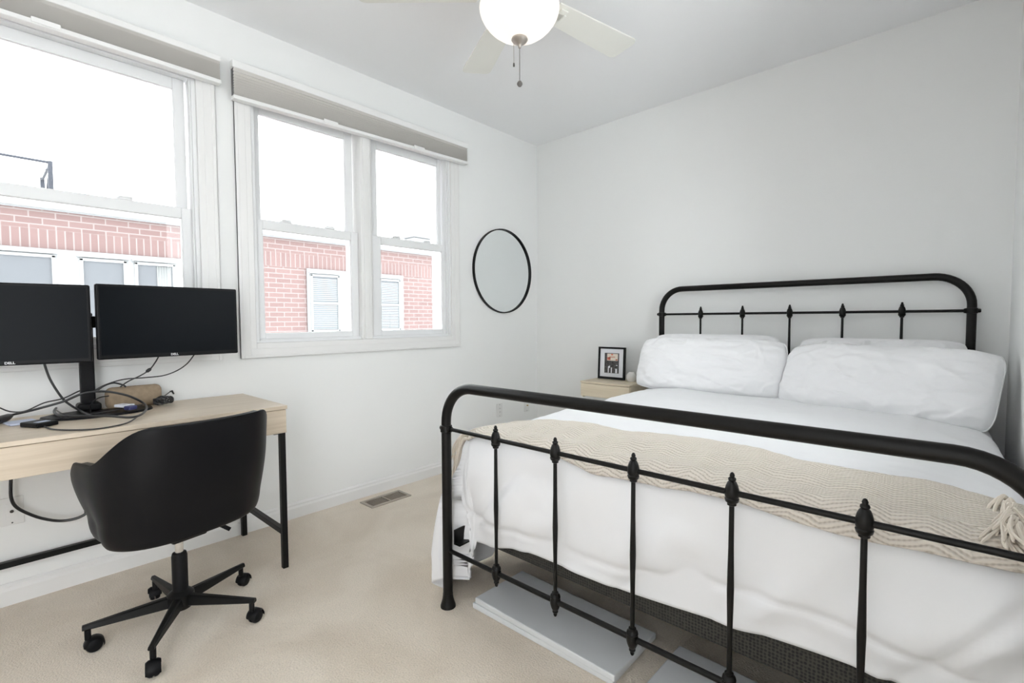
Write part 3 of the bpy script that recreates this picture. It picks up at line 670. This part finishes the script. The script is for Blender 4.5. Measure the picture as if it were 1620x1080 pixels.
casters = [at(146, 1030, 'z', 0), at(243, 1071, 'z', 0), at(407, 981, 'z', 0), at(385, 926, 'z', 0), at(243, 940, 'z', 0)]
ARM = .285
for k in range(5):
    a = base+k*2*PI/5; d = Vector((math.cos(a), math.sin(a), 0)); s = Vector((-d.y, d.x, 0)); Zv = Vector((0, 0, 1))
    bm = BM(); rr = []
    for q in range(9):
        f = q/8; R_ = .035+(ARM-.035)*f; hw = .019-.009*f; zt_ = .122-.020*f; zb_ = .082+.004*f-.0
        c = Vector((CHX, CHY, 0))+d*R_
        rr.append([bm.verts.new(loc_(c+s*(hw*x)+Zv*z)) for x, z in ((-1, zb_+.004), (-.8, zb_), (.8, zb_), (1, zb_+.004), (.8, zt_-.004), (.45, zt_), (-.45, zt_), (-.8, zt_-.004))])
    for A, B in zip(rr, rr[1:]):
        for j in range(8): bm.faces.new((A[j], A[(j+1) % 8], B[(j+1) % 8], B[j]))
    bm.faces.new(rr[0][::-1]); bm.faces.new(rr[-1]); bmesh.ops.recalc_face_normals(bm, faces=bm.faces)
    ar = lbuild('base_arm', bm, M['blackmetal'], t)
    ce = Vector((CHX, CHY, 0))+d*(ARM-.014)
    bm = BM(); tube(bm, [loc_(ce+Zv*.084), loc_(ce+Zv*.05)], .0095, 12)
    cd_ = (casters[k]-ce); cd_.z = 0; cd_ = cd_.normalized() if cd_.length > .004 else d
    cs = Vector((-cd_.y, cd_.x, 0)); wc = ce+cd_*.016+Zv*.0245
    for sg in (-1, 1):       # twin wheels
        ring = []
        for w_, rad in ((.003, .012), (.003, .0245), (.010, .0245), (.016, .021), (.019, .012), (.0195, 0)):
            ring.append([bm.verts.new(loc_(wc+cs*(sg*w_)+(cd_*math.cos(x)+Zv*math.sin(x))*max(rad, .0005))) for x in [2*PI*j/20 for j in range(20)]])
        for A, B in zip(ring, ring[1:]):
            for j in range(20): bm.faces.new((A[j], A[(j+1) % 20], B[(j+1) % 20], B[j]))
        bm.faces.new(ring[0]); bm.faces.new(ring[-1])
    # hood
    hv = []
    for sg in (-1.0, -.6, .6, 1.0):
        rad = .029 if abs(sg) < .8 else .024
        hv.append([bm.verts.new(loc_(wc+cs*(sg*.0215)+(cd_*math.cos(x)+Zv*math.sin(x))*rad)) for x in [math.radians(-15+j*15) for j in range(14)]])
    for A, B in zip(hv, hv[1:]):
        for j in range(13): bm.faces.new((A[j], A[j+1], B[j+1], B[j]))
    bmesh.ops.recalc_face_normals(bm, faces=bm.faces)
    lbuild('caster', bm, M['blackplastic'], ar, True)

# ------------------------------------------------------------------ bed frame
FYB = 1.25; FXL, FXR = -1.487, .155
HYB = 3.385; HXL, HXR = -1.577, .076
t = thing('iron_bed', (-.7, 2.3, 0), 'black iron bed frame with spindled footboard and headboard', 'bed frame')
TR = .0195
def bow(xl, xr, y, ztop, zstart, R, bases=True):
    pts = [Vector((xl, y, .03)), Vector((xl, y, zstart))]
    n = 12
    for k in range(1, n+1):
        a = PI/2*k/n; pts.append(Vector((xl+R-R*math.cos(a), y, ztop-R+R*math.sin(a))))
    for k in range(n+1):
        a = PI/2*k/n; pts.append(Vector((xr-R+R*math.sin(a), y, ztop-R+R*math.cos(a))))
    pts += [Vector((xr, y, zstart)), Vector((xr, y, .03))]
    return pts
def knob(bm, x, y, z, flip):
    pr = [(0, .052), (.0045, .050), (.0075, .044), (.0065, .040), (.0105, .037), (.0115, .033), (.009, .030), (.013, .026), (.017, .018), (.0205, .006), (.0205, -.006), (.0185, -.012), (.0205, -.015), (.0185, -.022), (.013, -.026), (.013, -.031), (.0085, -.033), (0, -.034)]
    lathe(bm, [(r*.84, h) for r, h in pr], (x, y, z), 18, 'z', flip)
def panel(side, xl, xr, y, ztop, ztr, zlow, R, sx):
    e = t
    bm = BM(); tube(bm, bow(xl, xr, y, ztop, ztop-R-.001, R), TR, 20); build(side+'_bow', bm, M['black'], e, True)
    for x in (xl, xr):
        bm = BM(); lathe(bm, [(.031, 0), (.031, .006), (.027, .018), (.0225, .034), (.0205, .05), (.0205, .056)], (x, y, 0), 24); build('foot', bm, M['black'], e, True)
        bm = BM(); lathe(bm, [(TR+.001, -.014), (.0235, -.012), (.0235, .012), (TR+.001, .014)], (x, y, ztr), 24)
        sgn = 1 if x == xl else -1; lathe(bm, [(.010, 0), (.010, .008), (.007, .012)], (x+(-sgn)*.0225, y, ztr), 14, 'x', -sgn)
        lathe(bm, [(.014, 0), (.011, .01)], (x+sgn*.0205, y, ztr), 14, 'x', sgn)
        build('collar', bm, M['black'], e, True)
    bm = BM(); tube(bm, [(xl, y, ztr), (xr, y, ztr)], .0075, 14); build('upper_rail', bm, M['black'], e, True)
    bm = BM(); tube(bm, [(xl, y, zlow), (xr, y, zlow)], .0085, 14); build('lower_rail', bm, M['black'], e, True)
    for x in sx:
        bm = BM(); tube(bm, [(x, y, zlow+.02), (x, y, zlow+.14), (x, y, (zlow+ztr)/2), (x, y, ztr-.14), (x, y, ztr-.02)], [.0062, .0065, .0088, .0068, .0062], 12); s = build('spindle', bm, M['black'], e, True)
        bm = BM(); knob(bm, x, y, ztr, 1); build('finial', bm, M['black'], s, True); bm = BM(); knob(bm, x, y, zlow, -1); build('finial', bm, M['black'], s, True)
panel('footboard', FXL, FXR, FYB, .899, .7285, .2345, .145, [-1.2125, -.9435, -.664, -.394, -.125])
panel('headboard', HXL, HXR, HYB, 1.376, 1.197, .40, .15, [-1.293, -1.019, -.743, -.470, -.200])
bm = BM(); box(bm, (-1.48, FYB, .262), (-1.474, 1.30, .312)); 
def side_rail(xa, xb):
    bm = BM(); a = Vector((xa, FYB+.018, .285)); b = Vector((xb, HYB-.018, .285)); d = (b-a).normalized(); s = Vector((d.y, -d.x, 0))
    for (w0_, w1_, h0, h1) in ((-.003, .003, -.03, .03), (-.003, .03, -.03, -.024)):
        vs = []
        for p in (a, b):
            for w_, h_ in ((w0_, h0), (w1_, h0), (w1_, h1), (w0_, h1)): vs.append(bm.verts.new(p+s*(w_ if xa < -1 else -w_)+Vector((0, 0, h_))))
        for q in ((0, 1, 2, 3), (7, 6, 5, 4), (0, 4, 5, 1), (1, 5, 6, 2), (2, 6, 7, 3), (3, 7, 4, 0)): bm.faces.new([vs[k] for k in q])
    bmesh.ops.recalc_face_normals(bm, faces=bm.faces); build('side_rail', bm, M['blackmetal'], t)
side_rail(FXL+.022, HXL+.022); side_rail(FXR-.01, HXR-.01)
for yy in (1.75, 2.35, 2.95):
    bm = BM(); cx_ = -.666-.083*(yy-1.25)/2.135
    box(bm, (cx_-.79, yy-.02, .228), (cx_+.79, yy+.02, .2545)); build('cross_slat', bm, M['blackmetal'], t)

def bedx(y): return -.671-.080*(y-1.3)/2.07      # bed centre line
def skewbox(bm, x0, x1, y0, y1, z0, z1, bev):
    tb = bmesh.new(); box(tb, (x0, y0, z0), (x1, y1, z1), bev, seg=4)
    for v in tb.verts: v.co.x += bedx(v.co.y)
    merge(bm, tb)
bm = BM(); skewbox(bm, -.755, .755, 1.345, 3.34, .257, .40, .012); tag(build('box_spring', bm, M['meshfab'], None, True), 'black woven mesh box spring under the mattress', 'box spring')

# ------------------------------------------------------------------ duvet and throw: cloth folded over the mattress
HW = .735; HWR = .805; YF = 1.395; YH = 3.30; RAD = .075; ZT = .640
def ncloth(a, b, s, amp): return amp*noise.fractal(Vector((a*s, b*s, 3.1)), 1.0, 2.2, 4)
def drop_len(side, b):
    if side < 0: return .83 - .23*sstep(.16, .36, b)       # left hem nearly touches the floor at the foot
    return .40
LF = .48
def cloth(a, b, lift=0.0, foldamp=1.0):
    """a across (0 = centre), b along (0 = foot edge, positive toward head); returns world point"""
    side = -1 if a < 0 else 1
    hw = HW if a < 0 else HWR
    da = max(abs(a)-hw, 0); db = max(-b, 0)
    La = drop_len(side, b) ; 
    ta = da/La; tb = db/LF
    d = 0; ang = 0
    if ta > 0 or tb > 0:
        tt = max(ta, tb); ang = math.atan2(tb, ta); L_ = La+(LF-La)*(ang/(PI/2)); d = tt*L_
    ca = max(-HW, min(HWR, a)); cb = max(b, 0)
    R = RAD+lift
    hor = R*math.sin(min(d/R, PI/2)); drp = R*(1-math.cos(min(d/R, PI/2))) + max(0, d-R*PI/2)
    dx = side*math.cos(ang) if d > 0 else 0; dy = -math.sin(ang) if d > 0 else 0
    y = YF+cb+dy*hor; x = bedx(y)+ca+dx*hor
    # puffiness on top
    ex = min(1, (hw-abs(ca))/.25); ey = min(1, cb/.2)
    puff = .030*math.sin(PI/2*max(0, ex))*math.sin(PI/2*max(.25, ey))
    z = ZT+.060+puff+lift-drp
    wr = ncloth(a, b*1.0, 2.2, .014)+ncloth(a+9, b, 6, .006)*foldamp
    # long soft creases on top
    wr += .006*foldamp*math.sin(9*(a*.7+b)+4*noise.noise(Vector((a*2, b*2, 0))))*(0.5+.5*noise.noise(Vector((a*3, b*3, 5))))
    if d <= 0: z += wr
    else:
        k = min(1, drp/.25)
        s_ = a if ang > PI/4 else b
        fold = .0
        if ang > PI/4:      # foot face: broad diagonal tucks
            fold = .014*noise.noise(Vector((a*3.2+drp*2, drp*5, 1.7)))+.010*math.sin(11*a+7*drp+3*noise.noise(Vector((a*2, drp*3, 0))))*k
            fold += .030*math.sin(PI*min(1, drp/.40))        # belly
            fold -= .015*k
            fold += .020*noise.noise(Vector((a*2.1-drp*2.5, drp*2.2+a, 9.7)))*min(1, drp/.12)
            cr = abs(noise.noise(Vector((a*1.7+drp*1.9, drp*1.3-a*1.1, 4.4)))); fold -= .016*max(0, 1-cr*9)*min(1, drp/.12)
            hb = drp-(.345-.03*math.sin(a*5)); fold -= .010*math.exp(-(hb/.014)**2)
            fold += .007*math.sin(26*a+14*drp+5*noise.noise(Vector((a*5, drp*4, 4))))*k
        else:
            fold = .024*math.sin(17*b+3*noise.noise(Vector((b*3, drp*2, 2))))*k+.012*noise.noise(Vector((b*9, drp*6, 2)))+(.042 if side < 0 else 0)*k
            fold += (.075 if side < 0 else .0)*min(1.3, drp/.4)**.8*(1 if side < 0 else 0)
            if side > 0: fold = min(fold*.25, .004)
        if side > 0 and ang < PI/4: dxx = dx
        x += dx*(fold); y += dy*fold*(1 if ang > PI/4 else 1)
        z += wr*(1-k)
        z = max(z, .012+lift)
        if ang > PI/4: z += (.035*sstep(-.75, -.4, a)+.05*sstep(-.2, .6, a))*k*min(1, tb)      # hem rises to the right
    x = min(x, XR-.006-(.0 if lift == 0 else -.002))
    if d > 0 and ang > PI/4 and lift == 0: y = max(y, FYB+.026); y = min(y, YF-(.062 if drp > .2 else 0))
    return Vector((x, y, z))
bm = BM()
A0, A1, B0, B1 = -HW-.80, HWR+.38, -LF, YH-YF
def da_map(u):      # finer sampling at the edges
    return A0+(A1-A0)*u
def duv(u, v):
    b = B0+(B1-B0)*v; a = A0+(A1-A0)*u
    if a < -HW: a = -HW-(-HW-a)/.80*drop_len(-1, b)
    return cloth(a, b)
grid(bm, 230, 240, duv); bmesh.ops.recalc_face_normals(bm, faces=bm.faces)
o = build('duvet', bm, M['linen'], None, 'all'); solidify(o, .008, -1); tag(o, 'white puffy duvet draped over the bed', 'duvet')

t = thing('knit_throw', (-.67, 1.5, .7), 'cream herringbone knit throw with yarn fringe across the foot of the bed', 'throw blanket')
TA0, TA1 = -HW-.085, HWR+.020
def tb_back(a): return .235+.018*math.sin(a*4+1)+.03*sstep(.5, .8, a)+.012*math.sin(a*11)
def tb_front(a): return -.085-.020*math.sin(a*2.5+.7)-.06*sstep(-.55, -.8, a)*0+.01*math.sin(a*9)
def thr(u, v):
    a = TA0+(TA1-TA0)*u; f, g = tb_front(a), tb_back(a); b = f+(g-f)*v
    p = cloth(a, b, lift=.014, foldamp=1)
    p.z += .004*noise.noise(Vector((a*8, b*14, 8)))
    return p
bm = BM(); V = grid(bm, 220, 60, thr, uvs=lambda u, v: (TA0+(TA1-TA0)*u, tb_front(TA0+(TA1-TA0)*u)+(tb_back(TA0+(TA1-TA0)*u)-tb_front(TA0+(TA1-TA0)*u))*v))
o = build('knit_panel', bm, M['throw'], t, 'all'); solidify(o, .008, 0)
random.seed(5)
def tassel(p, d1, d2, Ln):
    bm = BM(); nstr = 5
    side = d1.cross(Vector((0, 0, 1))).normalized()
    for s_ in range(nstr):
        o1 = Vector((random.uniform(-.005, .005), random.uniform(-.007, .007), random.uniform(-.003, .004)))
        k1 = p+d1*Ln*.3+o1+Vector((0, 0, .01)); k2 = p+d1*Ln*.55+d2*Ln*.25+o1*2+Vector((random.uniform(-.008, .008), random.uniform(-.014, .014), 0)); k3 = p+d1*Ln*.65+d2*Ln*.75+o1*3+Vector((random.uniform(-.012, .012), random.uniform(-.02, .02), 0))
        pts = [Vector((min(q.x, XR-.012), q.y, q.z)) for q in catmull([p+o1*.5, k1, k2, k3], 5)]
        tube(bm, pts, [.0038]*4+[.0034]*(len(pts)-5)+[.0015], 6)
    build('tassel', bm, M['fringe'], t, True)
for k in range(20):
    v = (k+.5)/20
    p = thr(0, v)+Vector((-.004, 0, 0)); q = thr(.01, v); d = (p-q).normalized()
    tassel(p, (d*.5+Vector((-.25, random.uniform(-.25, .25), -.35))).normalized(), Vector((-.02, random.uniform(-.25, .05), -1)).normalized(), random.uniform(.11, .16))
    p = thr(1, v)+Vector((.002, 0, 0)); q = thr(.985, v); d = (p-q).normalized()
    if v < .35: tassel(p, Vector((.1, -.35, -.6)).normalized(), Vector((.1, random.uniform(-.25, .15), -1)).normalized(), random.uniform(.10, .14))
    else: tassel(p+Vector((-.03, 0, .012)), Vector((random.uniform(-.5, .2), -1.0, .15)).normalized(), Vector((random.uniform(-.2, .6), -.6, -.15)).normalized(), random.uniform(.08, .12))

# ------------------------------------------------------------------ pillows
def pillow(name, c, wd, ht, th, rx, rz, seed, lab, ry=0):
    t_ = thing(name, c, lab, 'pillow', rz=rz, group='white bed pillows'); Rl = Matrix.Rotation(rx, 3, 'X') @ Matrix.Rotation(ry, 3, 'Y')
    bm = BM(); off = Vector((seed*7.3, seed*3.1, 0))
    def P(u, v, sg):
        U = 2*u-1; Vv = 2*v-1
        ed = max(0, (1-abs(U)**3.2))*max(0, (1-abs(Vv)**2.6)); tt = th/2*ed**.42
        edge = 1-ed; edge_ = .3+.7*edge
        x = U*wd/2*(1-.055*abs(Vv)**5-.012*(1-Vv*Vv)); z = Vv*ht/2*(1-.13*abs(U)**7-.02*(1-U*U))
        wr = .020*noise.fractal(off+Vector((U*1.6, Vv*1.4, sg)), 1, 2, 3); c1 = abs(noise.noise(off+Vector((U*2.2+Vv*1.3, Vv*.9-U*.8, 5)))); wr -= .008*max(0, 1-c1*8); c2 = abs(noise.noise(off+Vector((U*3.1-Vv*1.8, Vv*1.2+U*.9, 15)))); wr -= .007*max(0, 1-c2*9)*edge_
        # creases radiating from corners and seams
        wr += .006*edge*math.sin(22*U+6*noise.noise(off+Vector((U*3, Vv*3, 0))))*min(1, abs(Vv)*1.3)
        wr += .005*noise.noise(off+Vector((U*7+Vv*4, Vv*5-U*3, 2)))
        y = sg*tt + wr*min(1, ed*4+.15)
        sag = -.0
        return Rl @ Vector((x, y, z+sag))
    for sg in (-1, 1): grid(bm, 90, 60, lambda u, v: P(u, v, sg))
    bmesh.ops.remove_doubles(bm, verts=bm.verts, dist=.0008); bmesh.ops.recalc_face_normals(bm, faces=bm.faces)
    lbuild('pillow_body', bm, M['pillow'], t_, 'all')
    # seam edge
    bm = BM(); pts = []
    for k in range(160):
        q = k/160*4
        if q < 1: u, v = q, 0
        elif q < 2: u, v = 1, q-1
        elif q < 3: u, v = 3-q, 1
        else: u, v = 0, 4-q
        pts.append((P(u, v, 1)+P(u, v, -1))/2)
    tube(bm, pts, .0035, 6, closed=True); lbuild('seam', bm, M['pillow'], t_, 'all')
    return t_
pillow('bed_pillow', (-1.17, 3.245, .885), .82, .36, .15, math.radians(-14), 0, 1, 'white pillow at the back behind the left front pillow')
pillow('bed_pillow', (-.30, 3.235, .875), .74, .36, .15, math.radians(-14), math.radians(-2), 2, 'white pillow at the back behind the right front pillow')
pillow('bed_pillow', (-1.125, 3.03, .872), .90, .36, .19, math.radians(-24), math.radians(-1), 3, 'white front pillow on the left, nearest the nightstand')
pillow('bed_pillow', (-.265, 2.915, .850), .89, .38, .22, math.radians(-28), math.radians(-17), 4, 'white front pillow on the right, against the right wall')

# ------------------------------------------------------------------ grey boards under the bed
def board(c, lx, ly, z, th, rz, lab, bev=.004):
    R = Matrix.Rotation(rz, 3, 'Z'); bm = BM(); box(bm, (c[0]-lx/2, c[1]-ly/2, z), (c[0]+lx/2, c[1]+ly/2, z+th), bev, R)
    tag(build('flat_board', bm, M['board'], None, False), lab, 'board', 'pale grey flat boards under the bed')
board((-1.085, 1.455), .64, .29, .0005, .022, .01, 'pale grey flat board, lower of the two stacked under the foot rail')
board((-1.072, 1.450), .64, .285, .0235, .022, -.012, 'pale grey flat board, upper of the two stacked under the foot rail')
board((-.34, 1.435), .64, .285, .0005, .022, 0, 'pale grey flat board, lower one under the bed at right')
board((-.345, 1.432), .64, .285, .0235, .022, -.02, 'pale grey flat board, upper one under the bed at right')

# ------------------------------------------------------------------ nightstand and what stands on it
NX0, NX1, NY0, NZ0, NZ1 = -2.115, -1.695, 3.125, .565, .69
t = thing('floating_nightstand', (-1.9, 3.3, NZ0), 'pale oak wall-mounted nightstand with one drawer left of the bed', 'nightstand')
bm = BM(); box(bm, (NX0, NY0, NZ1-.014), (NX1, yback(NX1)-.001, NZ1), .001); box(bm, (NX0, NY0+.018, NZ0), (NX0+.014, yback(NX1)-.001, NZ1-.0145)); box(bm, (NX1-.014, NY0+.018, NZ0), (NX1, yback(NX1)-.001, NZ1-.0145)); box(bm, (NX0+.014, NY0+.06, NZ0), (NX1-.014, yback(NX1)-.001, NZ0+.014)); box(bm, (NX0+.014, yback(NX1)-.012, NZ0+.014), (NX1-.014, yback(NX1)-.001, NZ1-.0145))
build('cabinet_body', bm, M['nightoak'], t)
bm = BM(); box(bm, (NX0+.002, NY0+.001, NZ0+.012), (NX1-.002, NY0+.0175, NZ1-.017), .001); build('drawer', bm, M['nightoak'], t)
t = thing('picture_frame', (-1.968, 3.33, NZ1), 'black framed picture with a white mat leaning on the nightstand', 'picture frame')
Rl = Matrix.Rotation(math.radians(-3), 3, 'X'); pc = Vector((-1.968, 3.325, NZ1))
def pf(bm, lo, hi, bev=0, mi=0):
    tb = bmesh.new(); box(tb, lo, hi, bev)
    for v in tb.verts: v.co = pc + Vector((0, 0, .0037)) + Rl @ v.co
    merge(bm, tb, mi)
fw, fh, ft = .118, .252, .014
bm = BM(); pf(bm, (-fw, 0, 0), (-fw+ft, .02, fh), .001); pf(bm, (fw-ft, 0, 0), (fw, .02, fh), .001); pf(bm, (-fw+ft, 0, 0), (fw-ft, .02, ft+.004), .001); pf(bm, (-fw+ft, 0, fh-ft), (fw-ft, .02, fh), .001); pf(bm, (-fw+ft, .014, ft), (fw-ft, .019, fh-ft))
build('frame', bm, M['blackmetal'], t)
bm = BM(); pf(bm, (-fw+ft, .009, ft+.004), (fw-ft, .0135, fh-ft)); build('mat_board', bm, M['mat'], t)
bm = BM(); pf(bm, (-.063, .0075, .048), (.065, .0085, .205), 0, 0)
pf(bm, (-.040, .0065, .145), (.055, .0074, .200), 0, 2)
for (a, b, c, d) in ((-.038, -.010, .150, .172), (-.005, .012, .188, .198), (.035, .053, .148, .158), (-.02, .03, .172, .177)): pf(bm, (a, .0058, c), (b, .0064, d), 0, 1)
for (a, b, c, d) in ((-.03, -.022, .05, .10), (-.022, -.012, .088, .105), (-.004, .006, .05, .092), (.035, .052, .05, .085), (.04, .055, .108, .113)): pf(bm, (a, .0058, c), (b, .0064, d), 0, 3)
build('photo_print', bm, [M['printdark'], M['printred'], M['printcream'], M['mat']], t)
t = thing('tealight_holder', (-1.79, 3.33, NZ1), 'small rounded white ceramic holder beside the black picture frame', 'candle holder')
bm = BM(); pr = [(0, 0), (.028, 0), (.036, .008), (.040, .028), (.037, .05), (.026, .066), (.017, .071), (.015, .069), (.024, .060), (.033, .045), (.034, .02), (0, .01)]
lathe(bm, pr, (-1.792, 3.335, NZ1), 28); build('bowl', bm, M['votive'], t, True)
bm = BM(); lathe(bm, [(0, .012), (.014, .012), (.014, .045), (.003, .047), (0, .047)], (-1.792, 3.335, NZ1), 16); build('candle', bm, M['plate'], t, True)
